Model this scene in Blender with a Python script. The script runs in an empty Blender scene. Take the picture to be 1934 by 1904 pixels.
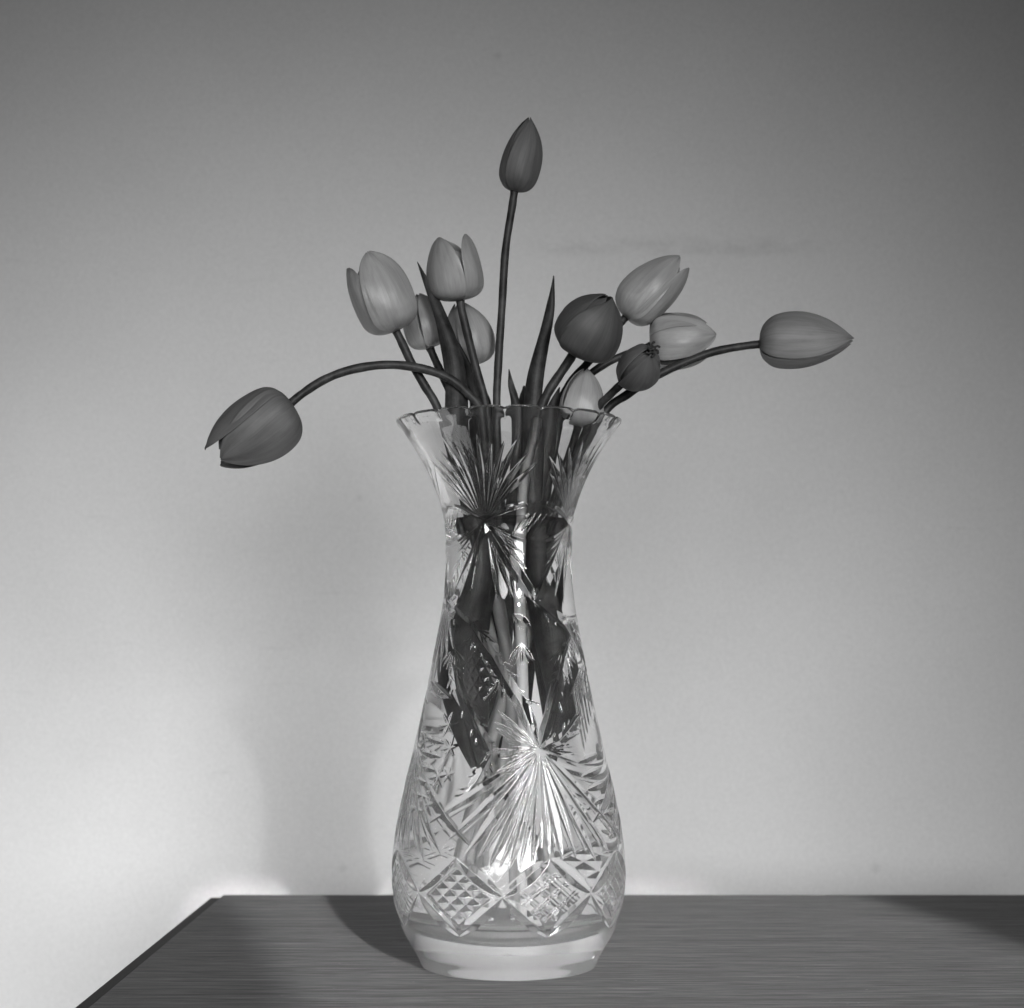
import bpy, math, random
import numpy as np
from mathutils import Vector, Matrix

random.seed(7); rng = np.random.default_rng(7)
C = bpy.context.scene.collection
SC = bpy.context.scene

# ------------------------------------------------------------------ measures
# lengths are first written in "units"; 1 unit = 0.3 mm. Table top is z = 0.
U = 0.0003
F = 3200.0            # focal length in picture units, also the distance to the vase axis
HC = 588.0            # camera height over the table
PX, PY = 967.0, 1235.0
VX, VY = -6.0, 3200.0  # vase axis
DW = 5200.0           # wall distance

def P(px, py, d):
    """measured picture position + distance -> place in the room (units)"""
    return Vector(((px-PX)*d/F, d, HC-(py-PY)*d/F))

# ------------------------------------------------------------------ camera
cam = bpy.data.cameras.new('camera'); camo = bpy.data.objects.new('camera', cam); C.objects.link(camo)
camo.location = (0, 0, HC*U); camo.rotation_euler = (math.pi/2, 0, 0)
cam.sensor_width = 36; cam.lens = F/1934*36; cam.shift_y = (PY-952)/1934
cam.clip_start = 0.02; cam.clip_end = 50
cam.dof.use_dof = True; cam.dof.focus_distance = 3060*U; cam.dof.aperture_fstop = 11
SC.camera = camo

# ------------------------------------------------------------------ light
w = bpy.data.worlds.new('World'); SC.world = w; w.use_nodes = True
w.node_tree.nodes['Background'].inputs[0].default_value = (1, 1, 1, 1)
w.node_tree.nodes['Background'].inputs[1].default_value = 0.038
SC.view_settings.view_transform = 'Standard'; SC.view_settings.look = 'None'
SC.view_settings.exposure = 0; SC.view_settings.gamma = 1
cy = SC.cycles
cy.max_bounces = 32; cy.transmission_bounces = 28; cy.glossy_bounces = 12; cy.diffuse_bounces = 5
cy.transparent_max_bounces = 16; cy.caustics_refractive = True; cy.caustics_reflective = False
cy.sample_clamp_indirect = 30.0; cy.blur_glossy = 0.3
cy.use_denoising = True
try: cy.denoiser = 'OPENIMAGEDENOISE'
except Exception: pass

def aim(o, target):
    o.rotation_euler = (Vector(target)-o.location).to_track_quat('-Z', 'Y').to_euler()

def spot(name, loc, target, watts, half_deg, blend, radius, scale=(1, 1, 1)):
    l = bpy.data.lights.new(name, 'SPOT'); l.energy = watts; l.spot_size = math.radians(2*half_deg)
    l.spot_blend = blend; l.shadow_soft_size = radius
    o = bpy.data.objects.new(name, l); C.objects.link(o); o.location = loc; aim(o, target); o.scale = scale
    return o

def area(name, loc, target, watts, sx, sy):
    l = bpy.data.lights.new(name, 'AREA'); l.shape = 'RECTANGLE'; l.size = sx; l.size_y = sy; l.energy = watts
    o = bpy.data.objects.new(name, l); C.objects.link(o); o.location = loc; aim(o, target)
    return o

def key_spot(name, loc, target, watts, half, radius, sx, roll):
    o = spot(name, loc, target, watts, half, 1.0, radius, (sx, 1, 1))
    d = (Vector(target)-Vector(loc)).normalized(); x = d.cross(Vector((0, 0, 1))).normalized(); y = x.cross(d)
    c, s = math.cos(roll), math.sin(roll)
    o.rotation_euler = Matrix((c*x+s*y, c*y-s*x, -d)).transposed().to_euler()
key_spot('window_light', (0.681, -1.35, 0.451), (-0.562, DW*U, -0.645), 350*0.73, 31.7, 0.42, 0.609, -0.603)
key_spot('added_key_left', (-0.403, -1.35, 0.45), (-0.278, DW*U, -0.485), 293*0.36, 28.6, 0.42, 0.689, -0.34)  # second key, added from the left to thin the vase's wall shadow
# low sun through a window: a rectangular shaft over the table top, its upper edge just reaching the wall behind
SD = Vector((-0.275, 1.0, -0.36*1.037)).normalized()
SC0 = Vector((318*U, VY*U, 16*U))
sun = area('low_sun_shaft', SC0-SD*1.9, SC0, 0.92, 0.44, 0.306); sun.data.spread = math.radians(1.7)
_x = (Vector((1, 0, 0))-SD*SD.x).normalized(); _z = -SD
sun.rotation_euler = Matrix((_x, _z.cross(_x), _z)).transposed().to_euler()
GD = Vector((-0.297, 1.0, -0.42*1.04)).normalized()
spot('wall_shadow_spot', Vector((VX*U, VY*U, 60*U))-GD*2.4, (VX*U+170*U, 0.96, 60*U), 46, 9.5, 1.0, 0.022)  # extra spot, added to throw the vase's shadow on the wall
area('floor_bounce_fill', (-0.75, 1.0, -0.55), (-0.5, DW*U, 0.1), 2.0, 0.7, 0.4)  # added fill lamp, stands in for light off the floor

# ------------------------------------------------------------------ materials
def mat(name, col=0.5, rough=0.5, **kw):
    m = bpy.data.materials.new(name); m.use_nodes = True
    b = m.node_tree.nodes['Principled BSDF']
    b.inputs['Base Color'].default_value = (col, col, col, 1); b.inputs['Roughness'].default_value = rough
    for k, v in kw.items(): b.inputs[k.replace('_', ' ')].default_value = v
    return m, m.node_tree, b

def node(t, typ, **kw):
    n = t.nodes.new(typ)
    for k, v in kw.items(): setattr(n, k, v)
    return n

def noise(t, vec, scale, detail=4, rough=0.5, dist=0.0):
    n = node(t, 'ShaderNodeTexNoise'); n.inputs['Scale'].default_value = scale
    n.inputs['Detail'].default_value = detail; n.inputs['Roughness'].default_value = rough
    n.inputs['Distortion'].default_value = dist
    if vec is not None: t.links.new(vec, n.inputs['Vector'])
    return n

def mapping(t, src, scale=(1, 1, 1), loc=(0, 0, 0)):
    m = node(t, 'ShaderNodeMapping'); m.inputs['Scale'].default_value = scale; m.inputs['Location'].default_value = loc
    t.links.new(src, m.inputs['Vector']); return m.outputs[0]

def ramp(t, src, stops):
    r = node(t, 'ShaderNodeValToRGB'); e = r.color_ramp.elements
    while len(e) < len(stops): e.new(0.5)
    for k, (p, v) in enumerate(stops): e[k].position = p; e[k].color = (v, v, v, 1)
    t.links.new(src, r.inputs[0]); return r.outputs[0]

def mul(t, a, b, fac=1.0, mode='MULTIPLY'):
    n = node(t, 'ShaderNodeMix', data_type='RGBA', blend_type=mode); n.inputs[0].default_value = fac
    t.links.new(a, n.inputs[6])
    if hasattr(b, 'node'): t.links.new(b, n.inputs[7])
    else: n.inputs[7].default_value = (b, b, b, 1)
    return n.outputs[2]

def bump(t, b, h, strength, dist):
    n = node(t, 'ShaderNodeBump'); n.inputs['Strength'].default_value = strength; n.inputs['Distance'].default_value = dist
    t.links.new(h, n.inputs['Height']); t.links.new(n.outputs[0], b.inputs['Normal'])

# painted wall: fine roller stipple, a few faint marks
M_wall, t, b = mat('wall_paint', 0.74, 0.75)
g = node(t, 'ShaderNodeNewGeometry').outputs['Position']
fine = noise(t, g, 420, 5, 0.75)
cl = ramp(t, fine.outputs[0], [(0.3, 0.67), (0.7, 0.81)])
soft = noise(t, g, 5, 3, 0.5)
cl = mul(t, cl, ramp(t, soft.outputs[0], [(0.35, 0.96), (0.65, 1.0)]))
sm = noise(t, mapping(t, g, (5, 1, 60), (0.3, 0, 1.4)), 2.2, 3, 0.6)
cl = mul(t, cl, ramp(t, sm.outputs[0], [(0.68, 1.0), (0.78, 0.93)]))
sx_ = node(t, 'ShaderNodeSeparateXYZ'); t.links.new(g, sx_.inputs[0])
def rng_(src, a, c_):
    m_ = node(t, 'ShaderNodeMapRange'); m_.inputs[1].default_value = a; m_.inputs[2].default_value = c_; t.links.new(src, m_.inputs[0]); return m_.outputs[0]
band = mul(t, ramp(t, rng_(sx_.outputs[2], 0.540, 0.563), [(0.0, 0), (0.35, 1), (0.65, 1), (1.0, 0)]), ramp(t, rng_(sx_.outputs[0], 0.0, 0.30), [(0.0, 0), (0.15, 1), (0.8, 1), (1.0, 0)]))
band = mul(t, band, ramp(t, noise(t, mapping(t, g, (40, 1, 90)), 1.0, 3, 0.6).outputs[0], [(0.35, 0.0), (0.65, 1.0)]))
cl = mul(t, cl, ramp(t, band, [(0.0, 1.0), (1.0, 0.88)]))
for mx_, mz_, mr_ in ((-0.14, 0.32, 0.004), (-0.1555, -0.021, 0.005), (0.335, -0.021, 0.006), (-0.013, 0.727, 0.005)):
    dn = node(t, 'ShaderNodeVectorMath', operation='DISTANCE'); dn.inputs[1].default_value = (mx_, DW*U, mz_); t.links.new(g, dn.inputs[0])
    cl = mul(t, cl, ramp(t, rng_(dn.outputs['Value'], 0.0, mr_), [(0.0, 0.86), (0.5, 0.92), (1.0, 1.0)]))
t.links.new(cl, b.inputs['Base Color']); bump(t, b, fine.outputs[0], 0.15, 0.0004)

# wood veneer, grain along x
M_wood, t, b = mat('wood_veneer', 0.1, 0.46, Specular_IOR_Level=0.1)
g = node(t, 'ShaderNodeNewGeometry').outputs['Position']
g1 = noise(t, mapping(t, g, (9, 400, 1)), 1.0, 5, 0.65, 0.3)
g2 = noise(t, mapping(t, g, (26, 1000, 1)), 1.0, 3, 0.7)
g3 = noise(t, mapping(t, g, (1.2, 60, 1)), 1.0, 3, 0.6)
c = ramp(t, g1.outputs[0], [(0.32, 0.055), (0.5, 0.13), (0.68, 0.22)])
c = mul(t, c, ramp(t, g2.outputs[0], [(0.38, 0.4), (0.6, 1.25)]))
c = mul(t, c, ramp(t, g3.outputs[0], [(0.3, 0.8), (0.7, 1.1)]))
sp = node(t, 'ShaderNodeTexVoronoi'); sp.inputs['Scale'].default_value = 110
t.links.new(mapping(t, g, (0.6, 1, 1)), sp.inputs['Vector'])
c = mul(t, c, ramp(t, sp.outputs['Distance'], [(0.0, 0.5), (0.045, 0.12), (0.06, 0.0)]), 0.5, 'ADD')
t.links.new(c, b.inputs['Base Color'])
t.links.new(ramp(t, g1.outputs[0], [(0.3, 0.5), (0.7, 0.62)]), b.inputs['Roughness'])
bump(t, b, g2.outputs[0], 0.25, 0.0002)
M_edge, _, _ = mat('dark_edge_band', 0.006, 0.7)

def petal_mat(name, lo, hi, base, rough=0.36):
    m, t, b = mat(name, hi, rough, Specular_IOR_Level=0.5)
    uv = node(t, 'ShaderNodeUVMap').outputs[0]
    v1 = noise(t, mapping(t, uv, (18, 1.3, 1)), 1.0, 5, 0.7, 0.35)
    v2 = noise(t, mapping(t, uv, (90, 3, 1)), 1.0, 3, 0.6)
    c = ramp(t, v1.outputs[0], [(0.1, lo), (0.9, hi)])
    c = mul(t, c, ramp(t, v2.outputs[0], [(0.3, 0.9), (0.7, 1.06)]))
    c = mul(t, c, ramp(t, noise(t, mapping(t, uv, (3.5, 2.2, 1)), 1.0, 4, 0.6, 0.4).outputs[0], [(0.3, 0.78), (0.7, 1.14)]))
    sep = node(t, 'ShaderNodeSeparateXYZ'); t.links.new(uv, sep.inputs[0])
    c = mul(t, c, ramp(t, sep.outputs[1], [(0.0, base), (0.22, 0.9), (0.4, 1.0), (0.9, 0.95), (1.0, 0.7)]))
    t.links.new(c, b.inputs['Base Color'])
    b.inputs['Subsurface Weight'].default_value = 0.25
    b.inputs['Subsurface Radius'].default_value = (0.003, 0.003, 0.003); b.inputs['Subsurface Scale'].default_value = 1.0
    bump(t, b, v2.outputs[0], 0.4, 0.0005)
    tr = node(t, 'ShaderNodeBsdfTranslucent'); t.links.new(c, tr.inputs[0])
    mx = node(t, 'ShaderNodeMixShader'); mx.inputs[0].default_value = 0.16
    out = t.nodes['Material Output']
    t.links.new(b.outputs[0], mx.inputs[1]); t.links.new(tr.outputs[0], mx.inputs[2]); t.links.new(mx.outputs[0], out.inputs[0])
    return m
M_pale = petal_mat('pale_petal', 0.30, 0.44, 0.5, 0.30)
M_mid = petal_mat('mid_petal', 0.17, 0.32, 0.7, 0.5)
M_black = petal_mat('blackish_petal', 0.05, 0.115, 0.8, 0.55)
M_dark = petal_mat('dark_petal', 0.085, 0.18, 0.8, 0.55)

def green_mat(name, lo, hi, along, pale=None, z0=0.09, z1=0.26):
    m, t, b = mat(name, hi, 0.5, Specular_IOR_Level=0.25)
    g = node(t, 'ShaderNodeNewGeometry').outputs['Position']
    if along:
        uv = node(t, 'ShaderNodeUVMap').outputs[0]; v = noise(t, mapping(t, uv, (30, 0.7, 1)), 1.0, 4, 0.65)
    else:
        v = noise(t, mapping(t, g, (300, 300, 30)), 1.0, 3, 0.6)
    c = ramp(t, v.outputs[0], [(0.3, lo), (0.7, hi)])
    c = mul(t, c, ramp(t, noise(t, g, 110, 6, 0.75).outputs[0], [(0.35, 0.4), (0.7, 2.0)]))
    if pale:      # blanched lower stem ends, made paler still in place of beam light
        s = node(t, 'ShaderNodeSeparateXYZ'); t.links.new(g, s.inputs[0])
        d = node(t, 'ShaderNodeMapRange'); d.inputs[1].default_value = z0; d.inputs[2].default_value = z1
        t.links.new(s.outputs[2], d.inputs[0])
        c = mul(t, c, ramp(t, d.outputs[0], [(0.0, pale), (1.0, 0.0)]), 1.0, 'ADD')
    t.links.new(c, b.inputs['Base Color']); bump(t, b, v.outputs[0], 0.3, 0.0005); return m
M_stem = green_mat('stem_green', 0.018, 0.034, False, 0.35)
M_stem_pale = green_mat('stem_blanched_lit', 0.018, 0.034, False, 0.55, 0.16, 0.315)
M_leaf = green_mat('leaf_green', 0.013, 0.03, True)
M_stamen, _, _ = mat('stamen_black', 0.02, 0.6)

def glass_mat(name, ior, haze=False):
    """crystal, with a lime film, whitened towards the foot in place of light shining through"""
    m = bpy.data.materials.new(name); m.use_nodes = True; t = m.node_tree
    t.nodes.remove(t.nodes['Principled BSDF']); out = t.nodes['Material Output']
    gl = node(t, 'ShaderNodeBsdfGlass'); gl.inputs['IOR'].default_value = ior; gl.inputs['Roughness'].default_value = 0.0
    gl.inputs['Color'].default_value = (0.99, 0.99, 0.99, 1)
    if not haze:
        t.links.new(gl.outputs[0], out.inputs[0]); return m
    g = node(t, 'ShaderNodeNewGeometry').outputs['Position']
    s = node(t, 'ShaderNodeSeparateXYZ'); t.links.new(g, s.inputs[0])
    d = node(t, 'ShaderNodeMapRange'); d.inputs[1].default_value = 0.0; d.inputs[2].default_value = ZTOP_M
    n2 = noise(t, g, 40, 3, 0.6)
    jit = node(t, 'ShaderNodeMath', operation='MULTIPLY_ADD'); jit.inputs[1].default_value = 0.0005; t.links.new(n2.outputs[0], jit.inputs[0])
    t.links.new(s.outputs[2], jit.inputs[2]); t.links.new(jit.outputs[0], d.inputs[0])
    f = ramp(t, d.outputs[0], [(0.0, 0.24), (0.05, 0.21), (0.09, 0.15), (0.16, 0.11), (0.26, 0.07), (0.40, 0.03), (0.60, 0.012), (1.0, 0.01)])  # film strengthened low down, standing in for light passing through the glass
    f = mul(t, f, ramp(t, noise(t, g, 700, 4, 0.7).outputs[0], [(0.2, 0.95), (0.8, 1.04)]))
    f = mul(t, f, ramp(t, noise(t, g, 130, 4, 0.65).outputs[0], [(0.3, 0.97), (0.7, 1.03)]))
    df = node(t, 'ShaderNodeBsdfDiffuse'); df.inputs[0].default_value = (0.8,)*3+(1,)
    tl = node(t, 'ShaderNodeBsdfTranslucent'); tl.inputs[0].default_value = (0.9,)*3+(1,)
    dm = node(t, 'ShaderNodeMixShader'); dm.inputs[0].default_value = 0.6
    t.links.new(df.outputs[0], dm.inputs[1]); t.links.new(tl.outputs[0], dm.inputs[2])
    mx = node(t, 'ShaderNodeMixShader'); t.links.new(f, mx.inputs[0])
    t.links.new(gl.outputs[0], mx.inputs[1]); t.links.new(dm.outputs[0], mx.inputs[2]); t.links.new(mx.outputs[0], out.inputs[0])
    return m
IOR_G, IOR_W, ZTOP_M = 1.52, 1.333, 1027*U
M_glass = glass_mat('cut_crystal', IOR_G, True)
M_base = M_glass
M_water = glass_mat('water_surface', IOR_W)
M_wg = glass_mat('water_against_glass', IOR_W/IOR_G)

# ------------------------------------------------------------------ helpers
def link(name, me, parent=None, m=None):
    o = bpy.data.objects.new(name, me); C.objects.link(o)
    if m is not None: me.materials.append(m)
    if parent is not None:
        o.parent = parent; o.matrix_parent_inverse = parent.matrix_world.inverted()
    return o

def tag(o, label, cat, group=None):
    o['label'] = label; o['category'] = cat
    if group: o['group'] = group

def empty(name, loc):
    o = bpy.data.objects.new(name, None); o.empty_display_size = 0.02; C.objects.link(o); o.location = loc
    o.matrix_world = Matrix.Translation(loc)
    return o

def mesh(name, verts, faces, smooth=True, uv=None):
    me = bpy.data.meshes.new(name); me.from_pydata([tuple(v) for v in verts], [], faces)
    if smooth: me.polygons.foreach_set('use_smooth', [True]*len(me.polygons))
    if uv is not None:
        l = me.uv_layers.new(name='UVMap'); vi = np.zeros(len(me.loops), dtype=np.int32); me.loops.foreach_get('vertex_index', vi)
        l.data.foreach_set('uv', np.asarray(uv, dtype=np.float32)[vi].ravel())
    me.update(); return me

def box_mesh(name, lo, hi, bev=0.0):
    import bmesh
    bm = bmesh.new(); bmesh.ops.create_cube(bm, size=1)
    for v in bm.verts:
        v.co = Vector([(lo[i]+hi[i])/2+v.co[i]*(hi[i]-lo[i]) for i in range(3)])
    if bev: bmesh.ops.bevel(bm, geom=bm.edges[:], offset=bev, segments=2, affect='EDGES', profile=0.5)
    me = bpy.data.meshes.new(name); bm.to_mesh(me); bm.free(); return me

def catmull(pts, n):
    """centripetal Catmull-Rom"""
    pts = [Vector(p) for p in pts]; p = [pts[0]*2-pts[1]]+pts+[pts[-1]*2-pts[-2]]
    out = []
    for i in range(1, len(p)-2):
        a, b_, c_, d = p[i-1], p[i], p[i+1], p[i+2]
        t0 = 0.0; t1 = t0+(b_-a).length**0.5; t2 = t1+(c_-b_).length**0.5; t3 = t2+(d-c_).length**0.5
        for k in range(n):
            t = t1+(t2-t1)*k/n
            A1 = a*((t1-t)/(t1-t0))+b_*((t-t0)/(t1-t0)); A2 = b_*((t2-t)/(t2-t1))+c_*((t-t1)/(t2-t1)); A3 = c_*((t3-t)/(t3-t2))+d*((t-t2)/(t3-t2))
            B1 = A1*((t2-t)/(t2-t0))+A2*((t-t0)/(t2-t0)); B2 = A2*((t3-t)/(t3-t1))+A3*((t-t1)/(t3-t1))
            out.append(B1*((t2-t)/(t2-t1))+B2*((t-t1)/(t2-t1)))
    out.append(pts[-1]); return out

# ------------------------------------------------------------------ setting
wy = DW*U
wall = link('wall', box_mesh('wall', (-3, wy, -0.9), (3, wy+0.1, 2.4)), None, M_wall); wall['kind'] = 'structure'

# table
TL, TR, TF, TB = -705*U, 1650*U, 2480*U, 4135*U
table = empty('table', (0.15, 1.0, 0)); tag(table, 'dark wood table with straight horizontal grain under the crystal vase', 'table')
link('table_top', box_mesh('table_top', (TL, TF, -0.022), (TR, TB, 0), 0.0008), table, M_wood)
link('edge_band', box_mesh('edge_band', (TL-26*U, TF, -0.026), (TL-0.2*U, TB-26*U, -3*U), 0.0008), table, M_edge)

# ------------------------------------------------------------------ vase
ZTOP = 1027.0
prof = np.array([(0,163),(6,166),(14,169.5),(38,182),(66,198),(94,208),(120,215.5),(150,219.5),(174,220.7),(200,219.8),(229,217),(283,209.5),(338,197.5),
  (392,184),(433,174.5),(484,162.8),(535,152),(586,142.3),(638,132.5),(689,124),(740,119.8),(790,119.5),(836,122),(861,126.5),(885,134),
  (934,154.5),(983,183),(1027,213)], float)
def smooth_interp(x, xp, fp):
    # cubic hermite
    m = np.gradient(fp, xp); i = np.clip(np.searchsorted(xp, x)-1, 0, len(xp)-2)
    h = xp[i+1]-xp[i]; s = (x-xp[i])/h
    return ((2*s**3-3*s**2+1)*fp[i]+(s**3-2*s**2+s)*h*m[i]+(-2*s**3+3*s**2)*fp[i+1]+(s**3-s**2)*h*m[i+1])
def RO(z): return smooth_interp(np.asarray(z, float), prof[:,0], prof[:,1])

def surf(px, py):
    """front-surface point of the vase at a measured picture position -> (theta, z)"""
    d = F-150.0
    for _ in range(40):
        x = (px-PX)*d/F-VX; z = HC-(py-PY)*d/F
        r = float(RO(min(max(z, 1), ZTOP)))
        x = max(-0.985*r, min(0.985*r, x))
        d = 0.5*d+0.5*(F-math.sqrt(r*r-x*x))
    return math.atan2(x, math.sqrt(r*r-x*x)), z

NT, NZ = 840, 620
th = np.arange(NT)*2*math.pi/NT
zz = np.linspace(0, ZTOP, NZ)
rr = RO(zz)
H = np.zeros((NZ, NT))     # cut depth

def cut(pts, wmax, slope=0.55, shape='lens', reps=(0, 1, 2, 3), taper=0.12):
    """V groove of half width wmax ground along a polyline of (theta, z)"""
    pts = np.array(pts, float)
    zmid = pts[:, 1].mean()
    seglen = []
    for a, b_ in zip(pts[:-1], pts[1:]):
        r = float(RO((a[1]+b_[1])/2)); seglen.append(math.hypot((b_[0]-a[0])*r, b_[1]-a[1]))
    cum = np.concatenate([[0], np.cumsum(seglen)]); tot = cum[-1]
    z0, z1 = pts[:, 1].min()-wmax-2, pts[:, 1].max()+wmax+2
    k0, k1 = max(0, np.searchsorted(zz, z0)), min(NZ, np.searchsorted(zz, z1))
    if k1 <= k0: return
    rmin = rr[k0:k1].min()
    t0, t1 = pts[:, 0].min()-(wmax+2)/rmin, pts[:, 0].max()+(wmax+2)/rmin
    dth = 2*math.pi/NT
    i0, i1 = math.floor(t0/dth), math.ceil(t1/dth)
    T = (np.arange(i0, i1+1)*dth)[None, :]; Z = zz[k0:k1, None]; R = rr[k0:k1, None]
    best = np.full((k1-k0, i1-i0+1), -1.0)
    for n, (a, b_) in enumerate(zip(pts[:-1], pts[1:])):
        ux, uz = (b_[0]-a[0])*R, (b_[1]-a[1]); L2 = ux*ux+uz*uz
        qx, qz = (T-a[0])*R, Z-a[1]
        s = np.clip((qx*ux+qz*uz)/L2, 0, 1)
        dist = np.hypot(qx-s*ux, qz-s*uz)
        g = np.clip((cum[n]+s*seglen[n])/tot, 0, 1)
        if shape == 'lens': ww = wmax*np.sin(math.pi*np.clip(g, 0.0, 1))**0.7
        elif shape == 'fan': ww = wmax*np.minimum(1, (g/0.55))**0.8*np.minimum(1, (1-g)/0.4)**0.75   # thin at the star's heart
        else: ww = wmax*np.minimum(1, np.minimum(g, 1-g)/taper)**0.7
        best = np.maximum(best, (ww-dist)*slope)
    best = np.maximum(best, 0)
    for q in reps:
        cols = (np.arange(i0, i1+1)+q*(NT//4)) % NT
        H[k0:k1, cols] = np.maximum(H[k0:k1, cols], best)

D2R = math.pi/180
def S(*pp): return [surf(*p) for p in pp]
# --- upper stars with fans reaching towards the rim
s1 = surf(914, 985)
for k in range(23):
    f = -1+2*k/22
    zt = 985-14*abs(math.sin(k*2.1))-34*abs(f)**3+(0 if k % 2 == 0 else -28)
    cut([(s1[0]+f*6*D2R, s1[1]+10), (s1[0]+f*43.5*D2R, zt)], 5.6 if k % 2 == 0 else 3.8, 0.6, 'fan')
ax = (s1[0]+45*D2R, surf(1008, 1135)[1]); axl = (s1[0]-45*D2R, ax[1])
cut([s1, ax], 11, 0.55, 'band'); cut([s1, axl], 11, 0.55, 'band')
for sgn in (1, -1):
    for k, (dt, dz, ww) in enumerate([(14, -150, 3.5), (26, -142, 4.5), (32, -112, 4), (38, -88, 4.5), (36, -62, 3.5), (30, -40, 3)]):
        cut([(s1[0]+sgn*2*D2R, s1[1]-6), (s1[0]+sgn*dt*D2R, s1[1]+dz)], ww, 0.6, 'fan')
# eyes between the stars
arc = np.linspace(0, 1, 9)
cut([(s1[0]+90*D2R*a, s1[1]+34*math.sin(math.pi*a)) for a in arc], 6, 0.6, 'band', taper=0.3)
cut([(s1[0]+90*D2R*a, s1[1]-34*math.sin(math.pi*a)) for a in arc], 6, 0.6, 'band', taper=0.3)
for k in range(5):
    a0 = s1[0]+(34+5.5*k)*D2R
    cut([(a0-7*D2R, s1[1]-20), (a0+7*D2R, s1[1]+20)], 2.6, 0.6)
# small fans falling from the lower points
for k in range(7):
    f = -1+2*k/6
    cut([(axl[0]+f*3*D2R, axl[1]-8), (axl[0]+f*26*D2R, axl[1]-150+40*abs(f))], 4.5, 0.6, 'fan', reps=(0, 2))
cut(S((968, 1162), (1002, 1184)), 9, 0.5, reps=(0, 2))
# --- great sweeping cuts
cut(S((842, 1132), (885, 1182), (930, 1242), (985, 1330), (1019, 1413)), 12, 0.5, 'band')
cut(S((1086, 1190), (1072, 1240), (1048, 1320), (1019, 1413)), 12, 0.5, 'band', reps=(0, 2))
cut(S((851, 1247), (860, 1300), (883, 1341), (929, 1423)), 11, 0.5, 'band', reps=(0, 2))
cut(S((929, 1423), (905, 1465), (878, 1503)), 10, 0.5, 'lens', reps=(0, 2))
cut(S((814, 1285), (832, 1306), (856, 1320)), 9, 0.5, 'lens', reps=(0, 2))
cut(S((935, 1375), (975, 1400), (1019, 1413)), 8, 0.5, 'fan', reps=(0, 2))
cut(S((1019, 1413), (1060, 1398), (1098, 1349)), 11, 0.5, 'band', reps=(0, 2))
def feathers(pts, step=17, ln=34, w_=3.6, reps=(0, 1, 2, 3), sides=(1, -1)):
    pts = np.array(pts, float)
    for a, b_ in zip(pts[:-1], pts[1:]):
        r = float(RO((a[1]+b_[1])/2)); vx, vz = (b_[0]-a[0])*r, b_[1]-a[1]; L = math.hypot(vx, vz); n = max(1, int(L/step))
        for k in range(n):
            p = a+(b_-a)*(k+0.5)/n
            for sd in sides:
                ang = math.atan2(vz, vx)+sd*0.75; l_ = ln*(0.75+0.4*math.sin(k*1.7+sd))
                cut([tuple(p), (p[0]+l_*math.cos(ang)/r, p[1]+l_*math.sin(ang))], w_, 0.65, 'fan', reps)
feathers(S((842, 1132), (885, 1182), (930, 1242), (985, 1330)))
feathers(S((1086, 1190), (1072, 1240), (1048, 1320)), reps=(0, 2))
feathers(S((851, 1247), (860, 1300), (883, 1341), (929, 1423)), ln=30, reps=(0, 2))
feathers([s1, ax], step=20, ln=26, w_=3.2, sides=(-1,)); feathers([s1, axl], step=20, ln=26, w_=3.2, sides=(1,))
# hatched flank panels and lens rows in the plain fields
for k in range(9):
    cut(S((1082+5*k, 1300-9*k), (1104+3*k, 1420-16*k)), 3.0, 0.65, 'band', reps=(0, 2))
for k in range(6):
    cut(S((800-7*k, 1390+26*k), (842-8*k, 1404+26*k)), 6.5, 0.6, reps=(0, 2))
for k in range(5):
    cut(S((1090+9*k, 1440+26*k), (1128+8*k, 1424+26*k)), 6.5, 0.6, reps=(0, 2))
feathers(S((1019, 1413), (1060, 1398), (1098, 1349)), step=14, ln=28, w_=3.4, reps=(0, 2))
feathers(S((929, 1423), (905, 1465), (878, 1503)), step=14, ln=28, w_=3.6, reps=(0, 2))
for c0_, n_, ln_, a0_, a1_ in (((905, 1190), 7, 46, -2.6, -0.6), ((1062, 1225), 7, 44, -2.5, -0.7), ((985, 1215), 5, 40, -2.2, -1.0)):
    c_ = surf(*c0_); r_c = float(RO(c_[1]))
    for k in range(n_):
        an_ = a0_+(a1_-a0_)*k/(n_-1)
        cut([c_, (c_[0]+ln_*math.cos(an_)/r_c, c_[1]+ln_*math.sin(an_))], 3.6, 0.65, 'fan', reps=(0, 1, 2, 3))
# --- little six-point stars on the left flank
for cx, cy_, rad in ((846, 1368, 26), (848, 1412, 22), (826, 1466, 26), (806, 1520, 26), (845, 1462, 16), (800, 1400, 20)):
    c0 = surf(cx, cy_); r0 = float(RO(c0[1]))
    for a in (12, 72, 132):
        dx, dz = rad*math.cos(a*D2R)/r0, rad*math.sin(a*D2R)
        cut([(c0[0]-dx, c0[1]-dz), (c0[0]+dx, c0[1]+dz)], 5, 0.6, reps=(0, 2))
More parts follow.
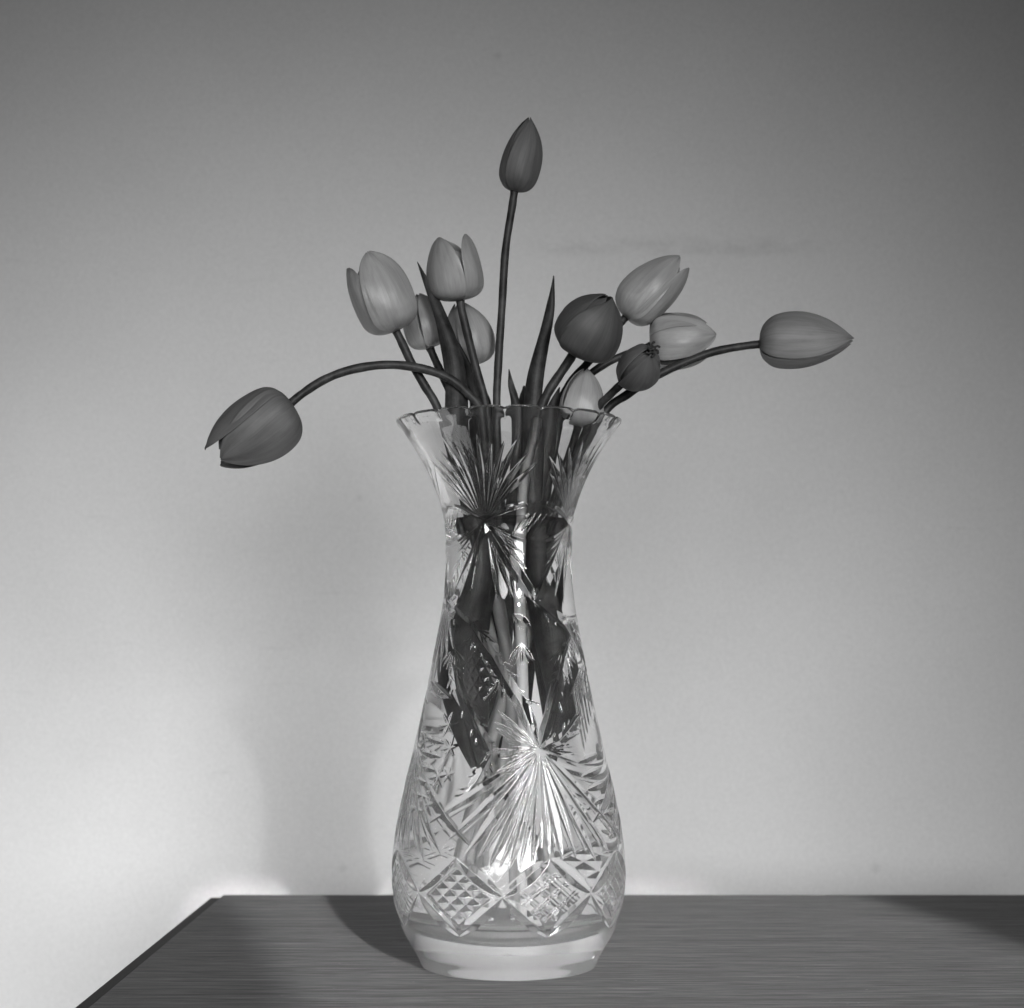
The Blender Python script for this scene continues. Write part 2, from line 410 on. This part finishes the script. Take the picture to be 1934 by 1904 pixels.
# --- lower star with a deep fan
s2 = surf(1019, 1413)
tips = [(800,1560),(842,1590),(875,1618),(899,1627),(923,1638),(942,1644),(962,1640),(980,1646),(1005,1632),(1037,1621),(1063,1625),(1089,1621),(1126,1627),(1150,1610),(1172,1588)]
for k, tp in enumerate(tips):
    e = surf(*tp)
    cut([(s2[0]+(e[0]-s2[0])*0.04, s2[1]+(e[1]-s2[1])*0.04), e], (10 if k % 2 == 0 else 7.0), 0.6, 'fan')
for k in range(14):
    a, b_ = surf(*tips[k]), surf(*tips[k+1])
    cut([((a[0]+b_[0])/2*0.55+s2[0]*0.45, (a[1]+b_[1])/2*0.55+s2[1]*0.45), ((a[0]+b_[0])/2, (a[1]+b_[1])/2+14)], 2.6, 0.6, 'fan')
for tp in ((938,1341),(930,1362),(942,1418),(945,1436),(935,1460),(1088,1408),(1090,1420),(1092,1440),(1044,1277),(1000,1330),(1100,1380)):
    e = surf(*tp); cut([(s2[0]+(e[0]-s2[0])*0.06, s2[1]+(e[1]-s2[1])*0.06), e], 4.6, 0.6, 'fan', reps=(0, 2))
for k in range(7):
    cut(S((1075+6*k, 1320-4*k), (1094+4*k, 1262-3*k)), 2.4, 0.6, reps=(0, 2))
# --- diamond band: eight lozenges, hobnail and double-line lattice by turns
zc = surf(949, 1695)[1]; zt_ = surf(867, 1620)[1]; zb_ = surf(865, 1768)[1]
tc = surf(949, 1695)[0]; ht = 22.5*D2R
for k in range(2):
    t0 = tc+k*45*D2R
    for sg in (1, -1):
        cut([(t0, zc), (t0+sg*ht, zt_)], 13, 0.5, 'lens'); cut([(t0, zc), (t0+sg*ht, zb_)], 13, 0.5, 'lens')
k0, k1 = np.searchsorted(zz, zb_), np.searchsorted(zz, zt_)
zmid = (zt_+zb_)/2; hz = (zt_-zb_)/2
for q in range(8):
    tcen = tc-ht+q*45*D2R
    dT = (th-tcen+math.pi) % (2*math.pi)-math.pi
    A = dT[None, :]/ht; B = (zz[k0:k1, None]-zmid)/hz
    p_, q_ = A+B, A-B
    inside = (np.abs(p_) < 0.74) & (np.abs(q_) < 0.74)
    unit = 1/np.sqrt((1/(ht*219))**2+(1/hz)**2)
    h = np.zeros_like(p_)
    for c_ in (p_, q_):
        if q % 2 == 0:
            spc = 0.37; dd = np.abs((c_/spc+0.5) % 1-0.5)*spc*unit
            h = np.maximum(h, np.maximum(0, (spc*unit*0.5-dd)*0.8))
        else:
            spc = 0.46; u_ = (c_/spc+0.5) % 1-0.5
            dd = np.abs(np.abs(u_)-0.12)*spc*unit
            h = np.maximum(h, np.maximum(0, (3.0-dd)*0.6))
    H[k0:k1] = np.where(inside, np.maximum(H[k0:k1], h), H[k0:k1])
# one hobnail patch on the neck's left
c0 = surf(905, 1275)
k0, k1 = np.searchsorted(zz, c0[1]-48), np.searchsorted(zz, c0[1]+48)
for q in (0, 2):
    dT = ((th-c0[0]-q*math.pi/2+math.pi) % (2*math.pi)-math.pi)[None, :]*148; dZ = zz[k0:k1, None]-c0[1]
    ins = (np.abs(dT) < 34) & (np.abs(dZ) < 46) & (np.abs(dT)/34+np.abs(dZ)/46 < 1.35)
    h = np.zeros(ins.shape)
    for a in (0.55, -0.55, 1.5):
        c_ = dT*math.cos(a)+dZ*math.sin(a); dd = np.abs((c_/17+0.5) % 1-0.5)*17
        h = np.maximum(h, np.maximum(0, (5.0-dd)*0.26))
    H[k0:k1] = np.where(ins, np.maximum(H[k0:k1], h), H[k0:k1])
H = np.minimum(H, 10.5)
H *= (0.35+0.65*np.clip((np.cos(th)+0.35)/0.5, 0, 1))[None, :]

# rows of the lathe: foot -> outside -> rim -> inside down to the water line
ZW = 842.0
def RI(z):
    z = np.asarray(z, float); tk = np.interp(z, [60, 140, 300, 700, 900, 1000, 1027], [24, 24, 23, 21, 19, 14, 10.5])
    fl = np.clip((z-72)/46, 0, 1)
    return (RO(z)-tk)*np.sqrt(np.clip(1-(1-fl)**2.2, 0, 1))
notch = (1-np.abs(np.sin(10*th+0.35)))**3.0
rows_r, rows_z, part = [], [], []
for r_, z_ in ((0.5, 5), (60, 5), (120, 4.5), (145, 2.5), (153, 0.6), (158, 0.0)):
    rows_r.append(np.full(NT, r_)); rows_z.append(np.full(NT, z_)); part.append(0)
wob = 0.5*np.sin(3*th+1)+0.35*np.sin(7*th)
ZB, ZR = 100.0, 1006.0
for k in range(1, NZ-1):
    rise = np.clip((zz[k]-1006)/21, 0, 1); rise = rise*rise*(3-2*rise)
    rows_r.append(rr[k]-H[k]+wob*0.5-1.5*notch*rise); rows_z.append(zz[k]-4.5*notch*rise)
    part.append(0 if zz[k] < ZB else (1 if zz[k] < ZR else 2))
for r_, z_ in ((212.6, -0.6), (211, 0.8), (207.5, 1.6), (204, 1.0), (202.4, -1)):
    rows_r.append(r_-1.5*notch); rows_z.append(ZTOP+z_-4.5*notch); part.append(2)
zi = np.concatenate([np.linspace(1020, ZR, 6), np.linspace(ZR, ZW, 90)[1:]])
for z_ in zi:
    rise = max(0, (z_-1006)/21); rise = rise*rise*(3-2*rise) if rise < 1 else 1
    rows_r.append(np.full(NT, float(RI(z_)))+0*notch); rows_z.append(z_-4.5*notch*rise); part.append(2 if z_ > ZR-0.5 else 1)
RR = np.array(rows_r); ZZ = np.array(rows_z); NR = len(part)
XX = (VX+RR*np.sin(th)[None, :])*U; YY = (VY-RR*np.cos(th)[None, :])*U; ZZ = ZZ*U
G = np.stack([XX, YY, ZZ], -1)
def grid_normals(G):
    dt = np.roll(G, -1, 1)-np.roll(G, 1, 1)
    dz = np.empty_like(G); dz[1:-1] = G[2:]-G[:-2]; dz[0] = G[1]-G[0]; dz[-1] = G[-1]-G[-2]
    n = np.cross(dt, dz); return n/np.maximum(np.linalg.norm(n, axis=-1, keepdims=True), 1e-12)
GN = grid_normals(G)
def grid_mesh(name, Gs, Ns=None):
    nr, nt = Gs.shape[:2]; me = bpy.data.meshes.new(name)
    me.vertices.add(nr*nt); me.vertices.foreach_set('co', Gs.reshape(-1).astype(np.float32))
    i = np.arange(nr-1)[:, None]*nt; j = np.arange(nt)[None, :]; j2 = (j+1) % nt
    q = np.stack([i+j, i+j2, i+nt+j2, i+nt+j], -1).reshape(-1, 4)
    me.loops.add(q.size); me.loops.foreach_set('vertex_index', q.ravel().astype(np.int32))
    me.polygons.add(len(q)); me.polygons.foreach_set('loop_start', (np.arange(len(q))*4).astype(np.int32))
    me.polygons.foreach_set('loop_total', np.full(len(q), 4, np.int32))
    me.polygons.foreach_set('use_smooth', np.ones(len(q), bool))
    me.update(calc_edges=True); me.validate()
    if Ns is not None: me.normals_split_custom_set_from_vertices(Ns.reshape(-1, 3).astype(np.float32))
    return me
vase = empty('vase', (VX*U, VY*U, 0)); tag(vase, 'tall cut crystal vase with flared scalloped rim standing on the table', 'vase')
part = np.array(part)
nb = int(np.max(np.where(part == 0)))
r2 = np.where(part == 2)[0]; ra, rb = int(r2.min()), int(r2.max())
link('foot', grid_mesh('foot', G[:nb+2], GN[:nb+2]), vase, M_base)
body_o = G[nb+1:ra+1]; body_i = G[rb:]
def join_grids(name, parts):
    # several lathe strips in one mesh
    vs, ns, qs, off = [], [], [], 0
    for Gs, Ns in parts:
        nr, nt = Gs.shape[:2]; vs.append(Gs.reshape(-1, 3)); ns.append(Ns.reshape(-1, 3))
        i = np.arange(nr-1)[:, None]*nt; j = np.arange(nt)[None, :]; j2 = (j+1) % nt
        qs.append(np.stack([i+j, i+j2, i+nt+j2, i+nt+j], -1).reshape(-1, 4)+off); off += nr*nt
    v, n, q = np.concatenate(vs), np.concatenate(ns), np.concatenate(qs)
    me = bpy.data.meshes.new(name); me.vertices.add(len(v)); me.vertices.foreach_set('co', v.ravel().astype(np.float32))
    me.loops.add(q.size); me.loops.foreach_set('vertex_index', q.ravel().astype(np.int32))
    me.polygons.add(len(q)); me.polygons.foreach_set('loop_start', (np.arange(len(q))*4).astype(np.int32))
    me.polygons.foreach_set('loop_total', np.full(len(q), 4, np.int32)); me.polygons.foreach_set('use_smooth', np.ones(len(q), bool))
    me.update(calc_edges=True); me.normals_split_custom_set_from_vertices(n.astype(np.float32)); return me
link('body', join_grids('body', [(G[nb+1:ra+1], GN[nb+1:ra+1]), (G[rb:], GN[rb:])]), vase, M_glass)
link('rim', grid_mesh('rim', G[ra:rb+1], GN[ra:rb+1]), vase, M_glass)

# water: fills the inside up to the neck; its sides ARE the inner wall of the glass
NTW = 280; tw = np.arange(NTW)*2*math.pi/NTW
wr, wz = [0.3, 40, 80], [72.2, 72.3, 72.6]
for z_ in np.concatenate([72+46*np.linspace(0.02, 1, 14)**2, np.linspace(122, ZW, 110)]): wr.append(float(RI(z_))); wz.append(z_)
wr = np.array(wr); wz = np.array(wz); wr[:3] = np.minimum(wr[:3], wr[3]*np.array([0.004, 0.4, 0.8]))
Gw = np.stack([(VX+wr[:, None]*np.sin(tw))*U, (VY-wr[:, None]*np.cos(tw))*U, np.repeat(wz[:, None], NTW, 1)*U], -1)
water = link('water', grid_mesh('water', Gw, grid_normals(Gw)), None, M_wg)
me = water.data; me.materials.append(M_water)
tag(water, 'clear water filling the crystal vase up to its neck', 'water')
import bmesh
bm = bmesh.new(); bm.from_mesh(me); bm.verts.ensure_lookup_table()
top = bm.faces.new([bm.verts[(len(wr)-1)*NTW+j] for j in range(NTW)]); top.material_index = 1
bm.normal_update()
if top.normal.z < 0: top.normal_flip()
for f in bm.faces: f.smooth = f is not top
bm.to_mesh(me); bm.free()

# ------------------------------------------------------------------ tulips
CL_A = np.array([0, .015, .06, .16, .32, .52, .72, .88, 1.0])
CL_R = np.array([.12, .40, .68, .92, 1.0, .95, .74, .42, .07])
OP_R = np.array([.12, .42, .72, .94, 1.0, .99, .93, .84, .70])

def petal_mesh(frame, L, R, phi, opening, rad, halfw, tipw, lean, length, seed, crease=0.03, skew=0.0):
    """one petal, base at frame origin, axis = frame z"""
    nu, nv = 15, 26
    rg = np.random.default_rng(seed)
    u = np.linspace(-1, 1, nu)[None, :]; v = np.linspace(0, 1, nv)[:, None]
    a_ = np.interp(v**1.25, np.linspace(0, 1, 9), CL_A) if False else smooth_interp((v**1.0).ravel(), np.linspace(0, 1, 9), CL_A)[:, None]
    prof_r = CL_R*(1-opening)+OP_R*opening
    r = smooth_interp(v.ravel(), np.linspace(0, 1, 9), prof_r)[:, None]*R*rad
    # outline: broad above the middle, rounded to a point
    wv = np.interp(v, [0, .1, .3, .5, .7, .82, .9, .96, 1.0], [.75, .9, 1.0, 1.0, .97, .88, .74, .52, tipw])
    lin = wv*halfw
    edge_drop = (np.abs(u)**2.2)*0.02*L+0.012*L*np.sin(7*u+rg.uniform(0, 6))*np.abs(u)
    ph = phi+u*lin+0.03*np.sin(3*v*math.pi+seed)+(rg.uniform(-0.16, 0.16)+skew)*v**2
    rad_ = r*(1+0.085*(np.abs(u)**4)*rad-crease*np.exp(-(u/0.13)**2)*np.sin(math.pi*np.clip(v, 0, 1))**0.5)
    rad_ = rad_*(1+0.026*np.sin(3*v*math.pi+rg.uniform(0, 6)+2.5*u)+0.02*np.sin(5*u+4*v+rg.uniform(0, 6))*v+0.03*np.sin(3*u+rg.uniform(0, 6))*v)
    rad_ = rad_+lean*L*v**1.7
    ax_ = a_*L*length-edge_drop*v
    x = rad_*np.cos(ph); y = rad_*np.sin(ph); z = ax_+0*u
    o, ex, ey, ez = frame
    pts = (np.array(o)[None, None]+x[..., None]*np.array(ex)+y[..., None]*np.array(ey)+z[..., None]*np.array(ez))*U
    idx = np.arange(nu*nv).reshape(nv, nu)
    faces = [(int(idx[i, j]), int(idx[i, j+1]), int(idx[i+1, j+1]), int(idx[i+1, j])) for i in range(nv-1) for j in range(nu-1)]
    uv = np.stack([np.broadcast_to(u*0.5+0.5, (nv, nu))+seed*0.37, np.broadcast_to(v, (nv, nu))], -1).reshape(-1, 2)
    return mesh('petal', pts.reshape(-1, 3), faces, True, uv)

def solid(o, th_, lv=1):
    m = o.modifiers.new('thick', 'SOLIDIFY'); m.thickness = th_; m.offset = -1
    if lv:
        s = o.modifiers.new('smooth', 'SUBSURF'); s.levels = lv; s.render_levels = lv

def tube_mesh(name, pts, r0, r1, sides=12):
    n = len(pts); verts, faces = [], []
    prev = None
    for i, p in enumerate(pts):
        tg = (pts[min(i+1, n-1)]-pts[max(i-1, 0)]).normalized()
        if prev is None: nx = tg.cross(Vector((0, 1, 0.1))).normalized()
        else: nx = (prev-tg*prev.dot(tg)).normalized()
        prev = nx; ny = tg.cross(nx); s = i/(n-1); r = r0+(r1-r0)*s
        if i > n-4: r *= 1+0.16*(i-(n-4))/3
        r *= 1+0.035*math.sin(i*0.45+pts[0].x)+0.02*math.sin(i*1.1)
        for k in range(sides):
            a = 2*math.pi*k/sides; verts.append((p+nx*math.cos(a)*r+ny*math.sin(a)*r)*U)
    for i in range(n-1):
        for k in range(sides):
            k2 = (k+1) % sides; faces.append((i*sides+k, i*sides+k2, (i+1)*sides+k2, (i+1)*sides+k))
    faces.append(tuple(range(sides))[::-1]); faces.append(tuple((n-1)*sides+k for k in range(sides)))
    return mesh(name, verts, faces)

def inner_pt(x, y, z): return Vector((VX+x, VY+y, z))

def tulip(label, base, tip, width, stem_pts, bottom, m, opening=0.0, roll=0.0, petals=None, stem_r=7.6, seed=1, stem_m=None, inside=None):
    """base/tip: (px,py,distance offset); stem_pts from the flower downwards, then places inside the vase"""
    root = empty('tulip', inner_pt(*bottom)*U); tag(root, label, 'tulip', 'tulips in the crystal vase')
    b0 = P(base[0], base[1], VY+base[2]); t0 = P(tip[0], tip[1], VY+tip[2])
    ez = (t0-b0); L = ez.length; ez.normalize()
    # x of the flower frame looks at the camera
    cv = (Vector((0, 0, HC))-b0); ex = (cv-ez*cv.dot(ez)).normalized(); ey = ez.cross(ex)
    fr = (b0, ex, ey, ez); R = width*0.5*(VY+base[2])/F
    pts = [b0+ez*L*0.035]+[P(p[0], p[1], VY+p[2]) for p in stem_pts]
    pts = pts[::-1]; ins = [inner_pt(*bottom)] + ([inner_pt(*q) for q in inside] if inside else INS(bottom, pts[0]))
    path = catmull(ins+pts, 9)
    link('stem', tube_mesh('stem', path, stem_r*1.1, stem_r), root, stem_m or M_stem)
    for k in range(6):
        outer = k < 3
        d = dict(opening=opening, rad=(1.06, 0.985, 1.01)[k] if outer else 0.90, halfw=(1.02 if outer else 0.98), tipw=0.14, lean=0.0, length=1.0 if outer else 0.985, crease=0.03)
        if petals and k in petals: d.update(petals[k])
        phi = roll*D2R+d.pop('dphi', 0)*D2R+(k % 3)*2*math.pi/3+(0 if outer else math.pi/3)
        o = link('petal', petal_mesh(fr, L, R, phi, seed=seed*7+k, **d), root, m); solid(o, 0.00035)
    return root

def INS(bottom, top):
    """neck crossing between the stem's foot and where it leaves the rim"""
    nx = bottom[0]*-0.10+(top.x-VX)*0.42; ny = bottom[1]*-0.1+(top.y-VY)*0.42
    l = math.hypot(nx, ny)
    if l > 58: nx, ny = nx*58/l, ny*58/l
    return [inner_pt(bottom[0]*0.5+nx*0.45, bottom[1]*0.5+ny*0.45, bottom[2]*0.5+770*0.5), inner_pt(nx, ny, 770)]

t1 = tulip('single closed bud on the tallest upright stem, highest of all the flowers', (971, 362, -10), (1001, 221, -30), 73,
      [(967, 392, -8), (955, 470, -5), (948, 580, 0), (941, 690, 5), (938, 765, 8)], (10, -20, 110), M_dark, 0.0, 22, {0: dict(halfw=1.05), 1: dict(length=0.98)}, 7.2, 1)
t2 = tulip('pale half open tulip with a split left petal, upper left of the bouquet', (748, 626, -40), (690, 484, -70), 106,
      [(758, 645, -38), (776, 683, -32), (803, 730, -25), (826, 770, -20)], (60, 10, 140), M_pale, 0.62, 20, {0: dict(length=1.04, rad=1.09, halfw=0.92), 1: dict(lean=0.03, length=0.95), 2: dict(lean=0.10, length=0.95, dphi=28, rad=0.99, halfw=0.95), 5: dict(length=0.9), 4: dict(length=0.92)}, 7.8, 2)
t3 = tulip('pale rounded tulip tucked behind the half open one with the split petal', (812, 658, 60), (783, 556, 40), 78,
      [(822, 680, 60), (838, 715, 55), (858, 765, 45)], (40, 40, 210), M_pale, 0.35, 50, None, 7.4, 3)
t4 = tulip('pale open tulip with a deep gap before its right petal, left of the tallest stem', (869, 568, -20), (850, 449, -40), 97,
      [(873, 590, -20), (885, 640, -15), (900, 700, -10), (917, 765, -5)], (30, -40, 170), M_pale, 0.72, -36, {0: dict(length=1.03, skew=-0.32, halfw=0.95), 1: dict(length=1.02, lean=0.05, dphi=-24, halfw=0.78, skew=0.1), 4: dict(length=0.8), 3: dict(length=0.78), 5: dict(length=0.85)}, 7.6, 4)
t5 = tulip('pale egg shaped tulip hanging behind the stem of the deep gapped one', (897, 690, 70), (868, 571, 50), 85,
      [(902, 705, 68), (912, 740, 60), (922, 768, 55)], (-20, 50, 240), M_pale, 0.25, 35, None, 7.2, 5)
t6 = tulip('drooping dark tulip on a long arching stem, far left of the bouquet', (549, 762, -80), (408, 868, -110), 124,
      [(572, 743, -78), (615, 716, -76), (665, 698, -72), (735, 689, -64), (800, 697, -56), (850, 716, -48), (885, 745, -40), (905, 770, -35)], (70, -30, 130), M_dark, 0.36, -14,
      {0: dict(length=0.98, rad=1.07), 1: dict(lean=0.05, length=1.04, dphi=-22, rad=1.0), 2: dict(lean=0.01, length=1.0), 3: dict(length=0.92), 4: dict(length=0.9), 5: dict(length=0.94)}, 7.8, 6)
t7 = tulip('dark broad tulip leaning towards the viewer, largest right of centre', (1084, 664, -60), (1152, 560, -120), 124,
      [(1078, 676, -52), (1058, 706, -45), (1036, 740, -44), (1021, 775, -48), (1004, 840, -58), (990, 900, -66)], (34, -96, 105), M_black, 0.1, 32, {0: dict(length=1.03, halfw=1.15, rad=1.03), 2: dict(halfw=1.1)}, 8.6, 7, M_stem_pale, [(30, -92, 330), (22, -84, 560), (18, -76, 740)])
t8 = tulip('pale tulip slanting up to the right behind the dark broad one', (1181, 600, 40), (1288, 489, 30), 88,
      [(1172, 610, 42), (1140, 650, 45), (1106, 690, 45), (1078, 722, 45), (1055, 768, 42)], (-60, 30, 160), M_pale, 0.35, -22, {0: dict(length=1.0, rad=1.08, halfw=0.95), 1: dict(lean=0.07, length=0.98, dphi=-30, rad=1.0), 2: dict(length=0.93), 3: dict(length=0.9), 4: dict(length=0.88), 5: dict(length=0.88)}, 7.4, 8)
t9 = tulip('pale wide tulip lying nearly level behind the small wilting bud', (1228, 652, 60), (1352, 634, 40), 100,
      [(1205, 662, 60), (1168, 675, 58), (1125, 699, 52), (1090, 730, 46), (1066, 768, 40)], (-70, 20, 200), M_pale, 0.45, -14, {0: dict(length=1.02, halfw=0.84, rad=1.08), 1: dict(lean=0.12, length=0.9), 2: dict(lean=0.04, length=0.8), 3: dict(length=0.85, lean=0.02), 4: dict(length=0.8), 5: dict(length=0.9, lean=0.08, rad=1.0, halfw=0.8)}, 7.2, 9)
t10 = tulip('pale short tulip half sunk into the mouth of the vase', (1090, 812, -20), (1108, 696, -20), 80,
      [(1084, 830, -15), (1074, 862, -10)], (-30, -10, 190), M_pale, 0.15, 12, None, 7.2, 10)
t11 = tulip('small dark wilting bud with curled black tips facing the viewer', (1192, 714, -80), (1229, 662, -190), 77,
      [(1178, 722, -70), (1150, 748, -55), (1128, 772, -40)], (-80, -20, 150), M_dark, 0.14, 40, {0: dict(length=1.0), 1: dict(length=0.96)}, 7.2, 11)
t12 = tulip('long pointed closed tulip on a stem bending out to the far right', (1434, 650, 20), (1614, 641, 0), 101,
      [(1410, 653, 20), (1350, 664, 18), (1290, 686, 14), (1236, 712, 8), (1185, 745, 0), (1145, 775, -8)], (-40, 60, 180), M_mid, 0.05, -28, {0: dict(length=1.0), 1: dict(length=0.97, lean=0.015), 2: dict(length=0.98), 5: dict(length=0.96)}, 7.6, 12)

# curled blackened tips at the mouth of the small bud
bt = P(1233, 662, VY-185)
for k in range(6):
    a = k*math.pi/3+0.3; rr_ = 8+2*math.sin(k*2.3)
    c_ = bt+Vector((rr_*math.cos(a), -6, rr_*math.sin(a)))
    pts = [c_+Vector((4*math.cos(a+q), -4+q*1.2, 4*math.sin(a+q))) for q in np.linspace(0, 4.2, 8)]
    link('curled_tip', tube_mesh('curled_tip', pts, 2.2, 1.4, 8), t11, M_stamen)

# ------------------------------------------------------------------ leaves (each belongs to a tulip)
def leaf(parent, pts, widths, fold=0.35, face=(0, -1, 0), twist=0.0, seed=0):
    """pts: places from root to tip (units); widths: half widths at them"""
    path = catmull(pts, 8); n = len(path)
    hw = np.interp(np.linspace(0, 1, n), np.linspace(0, 1, len(widths)), widths)
    nu = 9; verts, uv = [], []
    for i, p in enumerate(path):
        tg = (path[min(i+1, n-1)]-path[max(i-1, 0)]).normalized()
        f = Vector(face); f = (f-tg*f.dot(tg)).normalized(); s = tg.cross(f)
        an = twist*(i/(n-1)-0.5); s, f = s*math.cos(an)+f*math.sin(an), f*math.cos(an)-s*math.sin(an)
        for j in range(nu):
            u = -1+2*j/(nu-1)
            wv = 1+0.05*math.sin(i*0.55+seed+u)
            off = s*u*hw[i]*wv + f*(-(u*u)*hw[i]*fold + 1.5*math.sin(i*0.4+u*2+seed))
            verts.append((p+off)*U); uv.append((j/(nu-1)+seed*0.3, i/(n-1)*3))
    faces = [(i*nu+j, i*nu+j+1, (i+1)*nu+j+1, (i+1)*nu+j) for i in range(n-1) for j in range(nu-1)]
    o = link('leaf', mesh('leaf', verts, faces, True, uv), parent, M_leaf); solid(o, 0.0005)
    return o
leaf(t4, [inner_pt(-30, -40, 330), inner_pt(-46, -56, 470), inner_pt(-56, -54, 620), inner_pt(-34, -48, 790), P(868, 840, VY-45), P(865, 740, VY-40), P(848, 640, VY-35), P(818, 560, VY-30), P(788, 494, VY-28)],
     [3, 24, 40, 25, 24, 23, 17, 10, 1], 0.6, (0.25, -1, 0), 0.3, 1)
leaf(t5, [inner_pt(-10, 20, 380), inner_pt(-34, 10, 600), inner_pt(-24, 10, 760), P(900, 820, VY+10), P(895, 745, VY+10), P(880, 690, VY+12), P(866, 647, VY+14)], [6, 26, 30, 24, 18, 9, 1], 0.6, (-0.5, -1, 0), 0.2, 2)
leaf(t7, [inner_pt(66, -30, 370), inner_pt(70, -44, 500), inner_pt(58, -46, 620), inner_pt(36, -42, 780), P(1004, 830, VY-40), P(1005, 740, VY-40), P(1024, 650, VY-36), P(1040, 575, VY-34), P(1046, 520, VY-32)],
     [3, 18, 32, 22, 20, 18, 13, 8.5, 1], 0.6, (-0.2, -1, 0), -0.3, 3)
leaf(t1, [inner_pt(0, 0, 560), inner_pt(0, -10, 760), P(980, 830, VY-20), P(973, 760, VY-18), P(965, 725, VY-16), P(961, 697, VY-15)], [4, 16, 14, 9, 6, 1], 0.5, (0, -1, 0), 0.1, 4)
leaf(t8, [inner_pt(20, 40, 420), inner_pt(24, 40, 740), P(990, 820, VY+20), P(985, 765, VY+20), P(990, 728, VY+20)], [6, 22, 17, 9, 1], 0.5, (0, -1, 0), 0.1, 5)
leaf(t9, [inner_pt(60, 30, 380), inner_pt(50, 20, 720), P(1034, 820, VY+10), P(1046, 768, VY+8), P(1057, 731, VY+6)], [6, 28, 20, 12, 1], 0.5, (0.2, -1, 0), 0.1, 6)
leaf(t2, [inner_pt(-44, -30, 340), inner_pt(-72, -36, 450), inner_pt(-84, -24, 560), inner_pt(-60, -4, 670), inner_pt(-46, 10, 745)], [2, 24, 36, 30, 2], 0.6, (-0.6, -1, 0), 0.5, 7)
leaf(t12, [inner_pt(78, -10, 400), inner_pt(86, -12, 490), inner_pt(74, -16, 610), inner_pt(50, -14, 720)], [2, 28, 34, 2], 0.6, (0.6, -1, 0), -0.5, 8)
